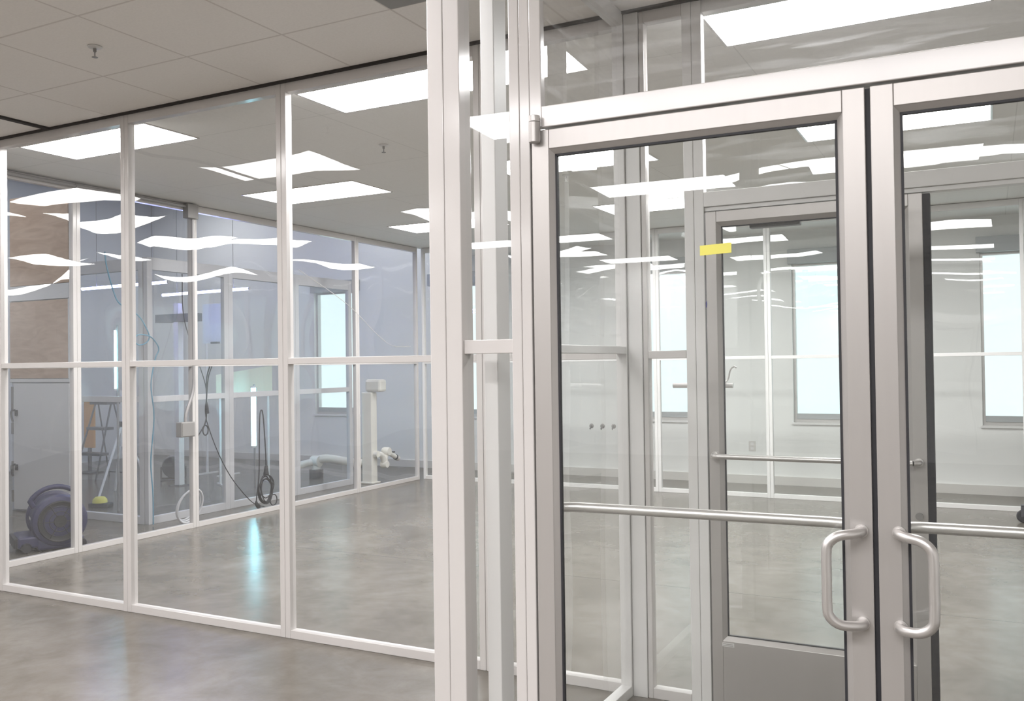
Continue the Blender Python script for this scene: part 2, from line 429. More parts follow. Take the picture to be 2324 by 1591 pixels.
# ------------------------------------------------------------------ vestibule side wall (runs from the entry back to the corner post)
sp = thing('clear_panel', 'vestibule side panel in film, between entry frame and grey corner post', 'panel', (-1.40, 2.575, 0), PI / 2, kind='thing')
W = YA - 0.007 - 2.575
box(0, 0.085, 0, FD, 0, 2.985).build('stile', M['white2'], sp, 0.0025)
box(W - 0.012, W, 0, FD, 0, 2.985).build('stile', M['white2'], sp, 0.0025)
box(0.085, W - 0.012, 0.001, FD - 0.001, 2.925, 2.985).build('top_rail', M['white2'], sp, 0.0025)
box(0.085, W - 0.012, 0.001, FD - 0.001, 0, 0.045).build('bottom_rail', M['white2'], sp, 0.0025)
box(0.085, W - 0.012, 0.001, FD - 0.001, 1.486, 1.518).build('middle_rail', M['white2'], sp, 0.0025)
film('film_sheet', M['film'], sp, 0.085, W - .012, 0.045, 1.486, .025)
film('film_sheet', M['film_top'], sp, 0.085, W - .012, 1.518, 2.925, .025)

# ------------------------------------------------------------------ outer entry: frame, sidelight, transom, two glass doors
DA = math.radians(2.0); D0 = (-0.75, 2.41, 0)
ent = thing('wall_entry', 'white entry frame with narrow sidelight and film transom', 'wall', D0, DA, kind='structure')
box(-0.782, -0.727, 0, 0.075, 0, 2.985).build('corner_post', M['white'], ent, 0.0025)
box(-0.7265, -0.671, 0.0015, 0.075, 0, 2.985).build('corner_post', M['white'], ent, 0.0025)
box(-0.502, -0.469, 0, 0.07, 0, 2.985).build('door_jamb', M['white'], ent, 0.0025)
box(-0.4685, -0.436, 0.001, 0.07, 0, 2.985).build('door_jamb', M['white'], ent, 0.0025)
box(-0.4355, -0.398, 0.001, 0.030, 2.14, 2.985).build('upper_post', M['white'], ent, 0.0025)
box(-0.3975, 1.50, 0.0, 0.10, 2.138, 2.200).build('door_header', M['white'], ent, 0.0025)
box(-0.6705, -0.5025, 0.012, 0.062, 1.481, 1.523).build('middle_rail', M['white'], ent, 0.0025)
box(-0.6705, -0.5025, 0.012, 0.062, 0, 0.06).build('bottom_rail', M['white'], ent, 0.0025)
box(-0.6705, -0.5025, 0.012, 0.062, 2.93, 2.985).build('top_rail', M['white'], ent, 0.0025)
box(-0.3975, 1.50, 0.002, 0.040, 2.93, 2.985).build('top_rail', M['white'], ent, 0.0025)
box(1.425, 1.50, 0.0, 0.10, 0, 2.138).build('door_jamb', M['white'], ent, 0.0025)
yy = 0.037
MB().quad((-.6705, yy, .06), (-.5025, yy, .06), (-.5025, yy, 1.481), (-.6705, yy, 1.481)).build('film_sheet', M['glass'], ent)
MB().quad((-.6705, yy, 1.523), (-.5025, yy, 1.523), (-.5025, yy, 2.93), (-.6705, yy, 2.93)).build('film_sheet', M['glass'], ent)
film('film_sheet', M['film_top'], ent, -.3975, 1.5, 2.2, 2.93, 0.014)

def handle(side):
    """offset D pull: stands off the stile, bends sideways, runs down and back"""
    x0 = 0.458 if side < 0 else 0.545; xe = 0.381 if side < 0 else 0.622
    zt, zb = 1.021, 0.791
    xm = (x0 * 0.35 + xe * 0.65)
    return bez([(x0, 0.004, zt), (x0, -0.022, zt), (x0 + (xe - x0) * 0.25, -0.045, zt - 0.002), (xm, -0.058, zt - 0.007), (xe - (xe - x0) * 0.06, -0.063, zt - 0.026),
                (xe, -0.064, zt - 0.055), (xe, -0.064, (zt + zb) / 2), (xe, -0.064, zb + 0.055), (xe - (xe - x0) * 0.06, -0.063, zb + 0.026),
                (xm, -0.058, zb + 0.007), (x0 + (xe - x0) * 0.25, -0.045, zb + 0.002), (x0, -0.022, zb), (x0, 0.004, zb)], 8)

def leaf(name, label, xl, xr, side):
    d = thing(name, label, 'door', D0, DA, kind='structure')
    sw = 0.054; st = 0.014; T = 0.045; y0 = 0.002; zt = 2.131
    box(xl, xl + sw, y0, T, 0.01, zt).build('stile', M['alu'], d, 0.002)
    box(xr - sw, xr, y0, T, 0.01, zt).build('stile', M['alu'], d, 0.002)
    box(xl + sw, xr - sw, y0 + .0005, T - .0005, zt - 0.057, zt).build('top_rail', M['alu'], d, 0.002)
    box(xl + sw, xr - sw, y0 + .0005, T - .0005, 0.01, 0.27).build('bottom_rail', M['alu'], d, 0.002)
    # sloping glazing stops round the glass
    g = MB(); a, b = xl + sw, xr - sw; c, e = 0.27, zt - 0.057
    ys, yg = 0.004, 0.019
    A4 = [(a, ys, c), (b, ys, c), (b, ys, e), (a, ys, e)]
    B4 = [(a + st, yg, c + st), (b - st, yg, c + st), (b - st, yg, e - st), (a + st, yg, e - st)]
    C4 = [(a + st, 0.03, c + st), (b - st, 0.03, c + st), (b - st, 0.03, e - st), (a + st, 0.03, e - st)]
    D4 = [(a, 0.043, c), (b, 0.043, c), (b, 0.043, e), (a, 0.043, e)]
    for P, Q in ((A4, B4), (C4, D4)):
        for i in range(4):
            j = (i + 1) % 4; g.quad(P[i], P[j], Q[j], Q[i])
    g.build('glazing_stop', M['alu'], d)
    k = MB(); q = 0.006
    for (u0, u1, v0, v1) in ((a + st, a + st + q, c + st, e - st), (b - st - q, b - st, c + st, e - st), (a + st, b - st, c + st, c + st + q), (a + st, b - st, e - st - q, e - st)):
        k.box(u0, u1, yg - 0.001, 0.031, v0, v1)
    k.build('gasket', M['gasket'], d)
    box(a + st + q, b - st - q, 0.022, 0.028, c + st + q, e - st - q).build('glass_pane', M['glass'], d)
    # push bar across the inside
    zb_ = 1.022
    pth = bez([(xl + 0.035, T - 0.004, zb_), (xl + 0.04, T + 0.022, zb_), (xl + 0.085, T + 0.045, zb_), (xl + 0.16, T + 0.05, zb_), ((xl + xr) / 2, T + 0.05, zb_),
               (xr - 0.16, T + 0.05, zb_), (xr - 0.085, T + 0.045, zb_), (xr - 0.04, T + 0.022, zb_), (xr - 0.035, T - 0.004, zb_)], 8)
    MB().tube(pth, 0.0145, 16).build('push_bar', M['chrome'], d, smooth=True)
    hd = MB().tube(handle(side), 0.0125, 18).build('pull_handle', M['chrome'], d, smooth=True)
    x0 = 0.458 if side < 0 else 0.545
    esc = MB()
    for z in (1.021, 0.791): esc.cyl((x0, 0.0035, z), (x0, -0.003, z), 0.0165, 20)
    esc.build('handle_base', M['chrome'], hd, smooth=True)
    return d
d1 = leaf('door_1', 'outer glass door leaf on the left, pivot hinge and pull handle bulging left', -0.431, 0.4845, -1)
h = MB().cyl((-0.413, -0.016, 2.092), (-0.413, -0.016, 2.151), 0.0165, 24).build('pivot_hinge', M['alu'], d1, 0.001, True)
MB().cyl((-0.413, -0.016, 2.152), (-0.413, -0.016, 2.170), 0.0165, 24).build('hinge_cap', M['white'], h, 0.001, True)
box(-0.425, -0.401, -0.016, 0.001, 2.10, 2.165).build('hinge_arm', M['alu'], h)
box(0.4845, 0.4965, 0.012, 0.04, 0.012, 2.128).build('meeting_seal', M['gasket'], d1)
d2 = leaf('door_2', 'outer glass door leaf on the right, pull handle bulging right', 0.4968, 1.42, 1)
# yellow tape on the outer door glass
tp = MB(); n = 8
for i in range(n):
    a = 0.058 + 0.085 * i / n; b = 0.058 + 0.085 * (i + 1) / n
    tp.box(a, b, 0.0205, 0.0218, 1.7365 + 0.0004 * i, 1.7635 + 0.0004 * i)
tpo = tp.build('tape_strip', M['yellow'])
tpo.location = D0; tpo.rotation_euler = (0, 0, DA)
tag(tpo, 'short strip of yellow tape stuck on the outer door glass', 'tape', kind='thing')

# ------------------------------------------------------------------ inner door on the front partition line
inn = thing('wall_inner_entry', 'pale inner door frame with film transom above', 'wall', (0, YA, 0), 0, kind='structure')
box(-1.140, -1.099, 0, 0.05, 0, 2.985).build('door_jamb', M['white2'], inn, 0.0025)
box(-1.0985, -1.056, 0.002, 0.05, 0, 2.985).build('door_jamb', M['white2'], inn, 0.0025)
box(-1.0555, 0.66, 0.0, 0.06, 2.098, 2.160).build('door_header', M['white2'], inn, 0.0025)
box(-1.0555, 0.66, 0.012, 0.06, 2.080, 2.0975).build('door_stop', M['white2'], inn, 0.0015)
box(0.6605, 0.76, 0.0, 0.10, 0, 2.985).build('door_jamb', M['white2'], inn, 0.0025)
box(-1.0555, 0.66, 0.01, 0.06, 2.925, 2.985).build('top_rail', M['white2'], inn, 0.0025)
film('film_sheet', M['film_top'], inn, -1.0555, .66, 2.16, 2.925, .035)
panel('front partition film panel right of the inner doorway, outside the photo', (0.77, YA, 0), 0, 1.75, group=GA)

d3 = thing('door_3', 'inner glass door with broad grey bottom rail, seen through the outer door', 'door', (0, YA, 0), 0, kind='structure')
xl, xr, zt = -1.050, -0.216, 2.076
for (a, b) in ((xl, xl + 0.045), (xr - 0.05, xr)): box(a, b, 0.003, 0.047, 0.01, zt).build('stile', M['alu'], d3, 0.002)
box(xl + .045, xr - .05, .0035, .0465, zt - 0.046, zt).build('top_rail', M['alu'], d3, 0.002)
box(xl + .045, xr - .05, .0035, .0465, 0.01, 0.287).build('bottom_rail', M['alu'], d3, 0.002)
g = MB(); a, b, c, e, st = xl + .045, xr - .05, 0.287, zt - .046, 0.017
A4 = [(a, .005, c), (b, .005, c), (b, .005, e), (a, .005, e)]
B4 = [(a + st, .02, c + st), (b - st, .02, c + st), (b - st, .02, e - st), (a + st, .02, e - st)]
for i in range(4):
    j = (i + 1) % 4; g.quad(A4[i], A4[j], B4[j], B4[i])
g.build('glazing_stop', M['alu'], d3)
k = MB()
for (u0, u1, v0, v1) in ((a + st, a + st + .004, c + st, e - st), (b - st - .004, b - st, c + st, e - st), (a + st, b - st, c + st, c + st + .004), (a + st, b - st, e - st - .004, e - st)):
    k.box(u0, u1, .019, .031, v0, v1)
k.build('gasket', M['gasket'], d3)
box(a + st + .004, b - st - .004, .022, .028, c + st + .004, e - st - .004).build('glass_pane', M['glass'], d3)
box(xr + .0005, xr + .026, 0.006, 0.05, 0.012, zt - 0.004).build('meeting_seal', M['gasket'], d3)
pb = MB().tube(bez([(-1.025, .006, 1.056), (-1.025, -.03, 1.056), (-1.005, -.048, 1.056), (-.95, -.05, 1.056), (-.6, -.05, 1.056), (-.30, -.05, 1.056), (-.262, -.048, 1.056), (-.244, -.03, 1.056), (-.244, .006, 1.056)], 8), 0.011, 14).build('push_bar', M['chrome'], d3, smooth=True)
MB().cyl((-1.025, .0045, 1.056), (-1.025, -.006, 1.056), .016, 20).cyl((-.244, .0045, 1.056), (-.244, -.006, 1.056), .016, 20).build('bar_base', M['chrome'], pb, smooth=True)
MB().cyl((-.247, .004, .852), (-.247, -.008, .852), .014, 20).build('lock_cylinder', M['grey'], d3, smooth=True)
cl = box(-0.877, -0.673, 0.0475, 0.085, 2.0, 2.04).build('door_closer', M['steel'], d3, 0.003)
sk = box(-1.008, -0.958, 0.0020, 0.0034, 0.264, 0.280).build('maker_sticker', M['sticker'], d3)
MB().box(-1.004, -.962, .0014, .0021, .2735, .2755).box(-1.004, -.962, .0014, .0021, .2675, .2695).build('print_line', M['stickerline'], sk)
MB().prism([(-1.053, 1.676), (-1.0495, 1.672), (-1.0475, 1.690), (-1.0505, 1.706), (-1.0535, 1.694)], 0.0018, 0.0032).build('ink_mark', M['inkblue'], d3)

# white rod end seen against the window behind the inner jamb
rd = MB().cyl((-1.272, 4.0, 1.341), (-1.0, 4.0, 1.341), 0.0115, 18)
rt_ = thing('wall_rod', 'short white horizontal rod behind the inner door jamb', 'rod', (0, 0, 0), kind='thing')
rd.build('rod', M['white'], rt_, 0, True)
MB().cyl((-1.11, 3.87, 1.341), (-1.11, 3.992, 1.341), 0.008, 14).build('mount_bracket', M['white'], rt_, smooth=True)
hk = MB().tube(bez([(-1.065, 3.87, 1.33), (-1.03, 4.0, 1.36), (-1.012, 4.0, 1.41), (-0.995, 4.0, 1.424), (-0.985, 4.0, 1.418)], 6), 0.004, 8).build('wall_hook', M['white'], None, 0, True)
tag(hk, 'small curved white hook beside the inner door stile', 'hook', kind='thing')
# three suction hooks on the narrow film panel
for i, x in enumerate((-1.590, -1.537, -1.484)):
    t = thing('suction_hook', ['tiny dark hook on the film, left one of three in a row', 'tiny dark hook on the film, middle one of three in a row', 'tiny dark hook on the film, right one of three in a row'][i], 'hook', (x, YA + 0.0245, 1.166), 0, 'suction hooks beside the corner post', 'thing')
    MB().lathe([(0.011, 0), (0.010, -0.002), (0.004, -0.006)], 'y', (0, 0, 0), 16).build('suction_cup', M['grey'], t, smooth=True)
    MB().tube([(0, -0.005, 0.006), (0, -0.010, -0.008), (0, -0.016, -0.014), (0, -0.021, -0.008)], 0.002, 8).build('hook', M['steel'], t, smooth=True)

# ------------------------------------------------------------------ ceiling lights
def make_light(label, x0, x1, y0, y1, z, m, group):
    cx, cy = (x0 + x1) / 2, (y0 + y1) / 2; hx, hy = (x1 - x0) / 2, (y1 - y0) / 2
    t = thing('ceiling_light', label, 'ceiling light', (cx, cy, z), 0, group, 'thing')
    f = MB(); w = 0.012
    f.box(-hx - w, hx + w, -hy - w, -hy, -0.006, 0.0); f.box(-hx - w, hx + w, hy, hy + w, -0.006, 0.0)
    f.box(-hx - w, -hx, -hy, hy, -0.006, 0.0); f.box(hx, hx + w, -hy, hy, -0.006, 0.0)
    f.build('frame', M['white'], t)
    MB().quad((-hx, -hy, -0.003), (-hx, hy, -0.003), (hx, hy, -0.003), (hx, -hy, -0.003)).build('diffuser', m, t)
    return t
GC = 'recessed lights inside the film enclosure'
rows = [(3.86, 4.28), (5.90, 6.44), (8.05, 8.60)]
cols = [(-5.69, -4.52), (-3.32, -2.14), (-1.07, 0.03)]
ln = [['glowing ceiling panel over the leftmost full front film panel', 'long glowing ceiling panel behind the near white corner post, over the front partition', 'glowing ceiling panel above the inner doorway'],
      ['second-row glowing ceiling panel, framed by the middle front film panel', 'second-row glowing ceiling panel behind the narrow sidelight', 'second-row glowing ceiling panel at the top of the right outer door'],
      ['third-row glowing ceiling panel at the left, deepest in the enclosure', 'third-row glowing ceiling panel in the left outer door glass', 'third-row glowing ceiling panel in the right outer door glass']]
for r, (a, b) in enumerate(rows):
    for c, (x0, x1) in enumerate(cols):
        make_light(ln[r][c], x0, x1, a, b, ZM, M['light'], GC)
for x0, x1, y0, y1 in ((-5.3, -4.08, -0.72, -0.12), (-2.76, -1.54, -0.72, -0.12), (-1.53, -0.31, -0.72, -0.12), (-0.30, 0.92, -0.72, -0.12),
                       (-2.72, -1.56, -3.22, -2.66), (-0.89, 0.33, -3.0, -2.42), (-5.5, -4.53, -6.0, -5.4), (-4.52, -3.55, -6.0, -5.4), (-4.43, -3.37, -8.7, -8.1), (-5.6, -4.4, -3.22, -2.66),
                       (-3.0, -1.85, 1.83, 2.36), (-9.4, -8.2, -0.72, -0.12), (-11.9, -10.7, -0.72, -0.12), (-8.9, -7.7, -3.22, -2.66), (-11.5, -10.3, -3.22, -2.66)):
    make_light('white ceiling light panel in the corridor, seen only as a glass reflection', x0, x1, y0, y1, ZC, M['light_c'], 'corridor lights behind the viewpoint')
for x0, x1 in ((-5.45, -4.3), (-7.95, -6.8)):
    make_light('white ceiling light panel in the corridor, seen only as a glass reflection', x0, x1, 1.9, 2.45, ZC, M['light_d'], 'corridor lights behind the viewpoint')
for x, y in ((-11.2, 4.9), (-9.0, 4.7), (-11.2, 7.4), (-10.6, 9.8), (-7.4, 9.9)):  # unseen lamps, added because the workshop needs light
    make_light('added unseen white light panel on the high workshop ceiling', x - 0.6, x + 0.6, y - 0.3, y + 0.3, ZW, M['light_w'], 'added workshop ceiling lights')
# dull panel among the corridor tiles, and sprinkler heads
o = MB().box(-2.258, -1.664, 2.638, 3.232, ZC - 0.005, ZC - 0.0002).build('ceiling_vent', M['grey'], None, 0.001)
tag(o, 'darker grey square ceiling tile at the top edge beside the white post', 'vent', kind='thing')
def sprinkler(label, x, y, z):
    t = thing('ceiling_sprinkler', label, 'sprinkler', (x, y, z), 0, None, 'thing')
    MB().lathe([(0.030, 0), (0.034, -0.004), (0.028, -0.009), (0.010, -0.011)], 'z', (0, 0, 0), 24).build('escutcheon', M['sticker'], t, smooth=True)
    MB().lathe([(0.008, -0.010), (0.008, -0.026), (0.003, -0.030), (0.003, -0.050)], 'z', (0, 0, 0), 14).build('nozzle', M['grey'], t, smooth=True)
    MB().lathe([(0.003, -0.050), (0.014, -0.052), (0.014, -0.054), (0.002, -0.055)], 'z', (0, 0, 0), 16).build('deflector', M['grey'], t, smooth=True)
sprinkler('small sprinkler head under the beige corridor tiles', -3.746, 2.918, ZC)
sprinkler('small sprinkler head on the grey ceiling behind the front film', -3.60, 5.05, ZM)
sprinkler('small sprinkler head seen through the narrow sidelight', -2.95, 6.6, ZM)

# ------------------------------------------------------------------ electrical run on the side partition
cd = thing('electrical_conduit', 'grey conduit and boxes running down the side partition post', 'conduit', (0, 0, 0), kind='thing')
xc = XB + 0.03
MB().tube([(xc, 3.95, 2.905), (xc, 5.90, 2.905)], 0.014, 12).build('top_pipe', M['greypipe'], cd, smooth=True)
MB().cyl((xc, 4.79, 2.905), (xc, 4.86, 2.905), 0.020, 14).build('coupling', M['greypipe'], cd, smooth=True)
box(XB + 0.001, XB + 0.07, 5.90, 6.02, 2.80, 2.93).build('junction_box', M['grey'], cd, 0.004)
MB().tube([(xc, 5.985, 2.80), (xc, 5.985, 1.50), (xc, 5.985, 1.34)], 0.0125, 12).build('drop_pipe', M['greypipe'], cd, smooth=True)
MB().tube(bez([(xc, 5.985, 1.345), (xc, 5.982, 1.28), (xc, 5.962, 1.2), (xc, 5.92, 1.11), (xc, 5.89, 1.03), (xc, 5.885, 0.965)], 8), 0.015, 12).build('flexible_conduit', M['greypipe'], cd, smooth=True)
ob = box(XB + 0.001, XB + 0.075, 5.80, 5.955, 0.835, 0.968).build('outlet_box', M['grey'], cd, 0.006)
box(XB + 0.0755, XB + 0.079, 5.808, 5.947, 0.843, 0.96).build('cover_plate', M['grey'], ob, 0.002)

# hanging plug lead behind the partition, black cord coil, thin lead to the floor
pl = thing('hanging_plug_cord', 'thin black lead with a small loop hanging beside the grey conduit', 'cord', (0, 0.065, 0), kind='thing')
XO = XB - 0.105
MB().tube(bez([(XB - 0.057, 6.205, 1.48), (XO, 6.205, 1.36), (XO, 6.20, 1.19), (XO, 6.20, 1.12)], 6), 0.006, 8).tube(bez([(XB - 0.057, 6.23, 1.48), (XO, 6.225, 1.36), (XO, 6.205, 1.2), (XO, 6.20, 1.12)], 6), 0.005, 8).build('lead', M['cord'], pl, smooth=True)
MB().tube([(XO, 6.20, 1.13), (XO, 6.20, 1.09), (XO, 6.205, 1.02)], [0.008, 0.016, 0.02], 10).build('plug', M['cord'], pl, smooth=True)
lp = [(XO, 6.20, 1.03), (XO, 6.19, 0.96), (XO, 6.165, 0.90)]
for i in range(0, 13):
    a = 2 * PI * i / 12 + 2.4; lp.append((XO - 0.004 * i / 12, 6.185 + 0.033 * math.cos(a), 0.865 + 0.046 * math.sin(a)))
lp += [(XO, 6.12, 0.85), (XO, 6.09, 0.82)]
MB().tube(bez(lp, 4), 0.006, 8).build('loop', M['cord'], pl, smooth=True)
th = MB().tube(bez([(XE + 0.03, 6.33, 2.36), (XE + 0.06, 6.33, 1.9), (XO - .09, 6.335, 1.3), (XO - .09, 6.335, 1.02), (XO - .09, 6.40, 0.82), (XO - .09, 6.52, 0.58), (XO - .09, 6.67, 0.36), (XO - .09, 6.86, 0.16), (XO - .10, 7.0, 0.06), (XO - .12, 7.15, 0.012)], 8), 0.0045, 8).build('power_cord', M['cord'], None, 0, True)
tag(th, 'thin dark cord slanting down to the floor behind the side partition', 'cord', kind='thing')

cc = thing('cord_coil', 'tangled black extension cord coil hanging behind the side partition', 'cord', (XO, 7.05, 0.25), kind='thing')
random.seed(3)
for k in range(7):
    rr = []; r0 = 0.09 + random.uniform(-0.012, 0.012); r1 = 0.145 + random.uniform(-0.03, 0.01); oz = -0.01 - random.uniform(0, 0.05); oy = random.uniform(-0.012, 0.012)
    for i in range(24):
        a = 2 * PI * i / 24; rr.append((0.012 * math.sin(a * 2 + k) - 0.002 * k, oy + r0 * math.cos(a), oz + r1 * math.sin(a)))
    MB().tube(rr, 0.0055, 8, True).build('cord_loop', M['cord'], cc, smooth=True)
MB().tube([(0.006 * 0, .105 * 1 + 0.05 * math.cos(2 * PI * i / 18), -0.16 + 0.055 * math.sin(2 * PI * i / 18)) for i in range(18)], 0.0055, 8, True).build('cord_loop', M['cord'], cc, smooth=True)
MB().tube([(0, 0, 0.11), (0, 0, 0.15), (0, 0.003, 0.20)], [0.030, 0.022, 0.016], 10).build('tie_wrap', M['cord'], cc, smooth=True)
MB().tube(bez([(0, 0.0, 0.18), (0, -0.005, 0.35), (0, -0.02, 0.55), (0, -0.035, 0.70), (0, -0.055, 0.765), (0, -0.08, 0.72), (0, -0.092, 0.5), (0, -0.098, 0.2), (0, -0.11, 0.05), (0, -0.135, -0.09), (0, -0.145, -0.15)], 8), 0.006, 8).build('cord_tail', M['cord'], cc, smooth=True)
MB().tube([(0, -0.145, -0.14), (0, -0.14, -0.17), (0, -0.12, -0.19), (0, -0.105, -0.205)], [0.010, 0.018, 0.024, 0.02], 10).build('plug', M['cord'], cc, smooth=True)
wr = MB().tube(bez([(XB + .03, 7.413, 2.465), (XB + .03, 8.217, 2.146), (XB + .03, 8.792, 1.811), (XB + .03, 9.10, 1.685), (XB + .03, 9.48, 1.68)], 8), 0.0035, 6).build('hanging_wire', M['white'], None, 0, True)
tag(wr, 'thin white wire slanting across the far end of the side partition', 'wire', kind='thing')

# white hose coil leaning against the side partition
hc = thing('hose_coil', 'white hose coil leaning on the low part of the side partition', 'hose', (-6.60, 6.13, 0.0), 0, kind='thing')
for k in range(3):
    MB().tube([(-0.02 * k + 0.05 * math.sin(2 * PI * i / 28), (0.145 - 0.012 * k) * math.cos(2 * PI * i / 28), 0.17 + (0.16 - 0.012 * k) * math.sin(2 * PI * i / 28)) for i in range(28)], 0.0085, 8, True).build('hose_loop', M['hose'], hc, smooth=True)

# ------------------------------------------------------------------ second film enclosure in the workshop
GE = 'clear panels of the workshop booth'
E_ = [5.94, 6.965, 7.985, 9.01]
le = ['workshop booth side panel beside its front corner, left of the cyan tube', 'workshop booth middle side panel with the cyan tube behind it', 'workshop booth side panel farthest back, beside the robot arm']
for i in range(3):
    panel(le[i], (XE, E_[i] + 0.001, 0), PI / 2, E_[i + 1] - E_[i] - 0.002, ztop=2.49, mid=(1.135, 1.19), mat=M['film_haze'], frame=M['boothframe'], rail_b=0.07, rail_t=0.115, group=GE, fw=0.06)
panel('workshop booth front panel beside the plywood cabinet', (-8.02, YE, 0), 0, 1.03, ztop=2.49, mid=(1.135, 1.19), mat=M['film_haze'], frame=M['boothframe'], rail_b=0.07, rail_t=0.115, group=GE, fw=0.06)

def led(label, a, b, m, r=0.014, group=None, stand=None):
    a, b = Vector(a), Vector(b); t = thing('tube_light', label, 'tube light', (0, 0, 0), 0, group, 'thing')
    MB().cyl(a, b, r, 12).build('tube', m, t, smooth=True)
    d = (b - a).normalized()
    MB().cyl(a - d * 0.02, a, r * 1.15, 12).build('end_cap', M['white2'], t, smooth=True)
    MB().cyl(b, b + d * 0.02, r * 1.15, 12).build('end_cap', M['white2'], t, smooth=True)
    if stand: MB().cyl(*stand, 0.012, 10).build('stand_pole', M['greypipe'], t, smooth=True)
    return t
HV = 'violet tube lights in the workshop booth'
for lab, a, b in (('violet tube light high in the booth, left one', (-9.49, 7.2, 2.40), (-8.07, 7.2, 2.408)), ('violet tube light high in the booth, right lower one', (-9.28, 8.2, 2.378), (-7.83, 8.2, 2.389))):
    t = led(lab, a, b, M['led_v'], 0.016, HV)
    for x in (a[0] + 0.25, b[0] - 0.25):
        MB().cyl((x, a[1], a[2] + 0.01), (x, a[1], ZW - 0.0), 0.003, 6).build('hanger_wire', M['grey'], t)
led('bright cyan tube light standing upright left of the cord coil', (-7.9, 8.334, 0.50), (-7.9, 8.334, 1.20), M['led_c'], 0.030, None, ((-7.95, 8.40, 0.0), (-7.95, 8.40, 1.24)))
led('pale cyan tube light upright beside the step ladder', (-7.9, 6.37, 1.25), (-7.9, 6.37, 1.845), M['led_c'], 0.011, None, ((-7.93, 6.42, 0.0), (-7.93, 6.42, 1.9)))

# plywood-fronted storage cabinet
cb = thing('storage_cabinet', 'tall shallow cabinet with two plywood panels over a white door', 'cabinet', (-8.56, 5.99, 0), kind='thing')
hw = 0.47
bd = MB()
bd.box(-hw, hw, 0.02, 0.12, 0.0, 3.24)
bd.build('carcass', M['wall_gr'], cb)
box(-hw, hw, -0.004, 0.019, 2.165, 2.315).build('cross_rail', M['white2'], cb, 0.002)
box(-hw + .01, hw - .01, -0.003, 0.019, 2.32, 3.235).build('plywood_panel', M['ply'], cb, 0.002)
box(-hw + .01, hw - .02, -0.003, 0.019, 1.365, 2.155).build('plywood_panel', M['ply'], cb, 0.002)
fm = MB()
fm.box(-hw, hw, -0.006, 0.018, 1.325, 1.36); fm.box(hw - 0.018, hw, -0.006, 0.018, 1.361, 2.16); fm.box(-hw, -hw + .008, -0.006, .018, 1.361, 2.16)
fm.build('panel_frame', M['white2'], cb, 0.002)
dr = box(-hw + 0.06, hw - 0.012, -0.005, 0.019, 0.02, 1.315).build('cabinet_door', M['white2'], cb, 0.003)
for z in (0.98, 0.42):
    MB().tube(bez([(-hw + 0.085, -0.003, z + 0.06), (-hw + 0.08, -0.04, z + 0.05), (-hw + 0.085, -0.045, z), (-hw + 0.10, -0.04, z - 0.06)], 6), 0.010, 8).box(-hw + 0.10, -hw + 0.13, -0.02, -0.004, z, z + 0.06).build('latch_handle', M['steel'], dr, smooth=True)
hg = MB()
for z in (0.15, 0.45, 0.85, 1.1, 1.22): hg.box(-hw + 0.02, -hw + 0.055, -0.004, 0.019, z - 0.06, z + 0.06)
hg.build('hinge_strip', M['grey'], cb)

# navy floor blower
bl = thing('floor_blower', 'navy blue snail-shaped floor blower with carry handle and black inlet', 'blower', (-6.79, 4.90, 0), math.radians(-28), kind='thing')
R = 0.205; zc = 0.235
def drum(rs, x, cy=0, cz=zc, seg=36): return [(x, cy + rs * math.cos(2 * PI * j / seg), cz + rs * math.sin(2 * PI * j / seg)) for j in range(seg)]
bd = MB().ring([drum(0.15, -0.23), drum(0.19, -0.22), drum(0.208, -0.19), drum(0.208, -0.165), drum(0.188, -0.15), drum(0.185, 0.10), drum(0.208, 0.115), drum(0.208, 0.145), drum(0.195, 0.17), drum(0.155, 0.185)])
bd.build('housing', M['blue'], bl, 0, True)
MB().ring([drum(0.166, 0.176), drum(0.162, 0.192), drum(0.150, 0.186), drum(0.05, 0.182), drum(0.045, 0.192)]).build('inlet_grille', M['black'], bl, 0, True)
gr = MB()
for r in (0.08, 0.12, 0.158): gr.tube([(0.194, r * math.cos(2 * PI * j / 28), zc + r * math.sin(2 * PI * j / 28)) for j in range(28)], 0.003, 6, True)
for k in range(6):
    a = PI * k / 3; gr.cyl((0.194, 0.045 * math.cos(a), zc + 0.045 * math.sin(a)), (0.194, 0.15 * math.cos(a), zc + 0.15 * math.sin(a)), 0.003, 6)
gr.build('grille_wire', M['black'], bl, 0, True)
MB().box(-0.20, 0.15, -0.30, -0.08, 0.035, 0.13).box(-0.22, 0.16, -0.16, 0.18, 0.012, 0.10).build('outlet_base', M['blue'], bl, 0.018)
MB().box(-0.185, 0.13, -0.325, -0.298, 0.045, 0.12).build('outlet_mouth', M['black'], bl, 0.005)
hp = []
for k in range(13):
    a = math.radians(38 + 94 * k / 12); rr_ = 0.245 + 0.012 * math.sin(PI * k / 12)
    hp.append((-0.03, -rr_ * math.cos(a), zc + rr_ * math.sin(a)))
hp = [(-0.03, -0.165, zc + 0.10)] + hp + [(-0.03, 0.155, zc + 0.11)]
MB().tube(hp, 0.020, 12).build('carry_handle', M['blue'], bl, 0, True)
for (x, y) in ((-0.20, -0.24), (0.14, -0.24), (-0.20, 0.16), (0.14, 0.16)):
    MB().lathe([(0.0, -0.03), (0.034, -0.03), (0.040, -0.02), (0.040, 0.02), (0.034, 0.03), (0.0, 0.03)], 'x', (x, y, 0.042), 20).build('rubber_foot', M['black'], bl, 0, True)
lg = MB()  # small white maker's lettering, unreadable at this distance
for k, (x, h_) in enumerate(((-0.125, .022), (-0.105, .018), (-0.085, .022), (-0.065, .018), (-0.045, .022), (-0.025, .018))):
    a = math.radians(8); lg.box(x, x + 0.013, -0.1885, -0.1855, zc + 0.0 - 0.0015 * k, zc + h_ - 0.0015 * k)
lg.build('logo', M['sticker'], bl)

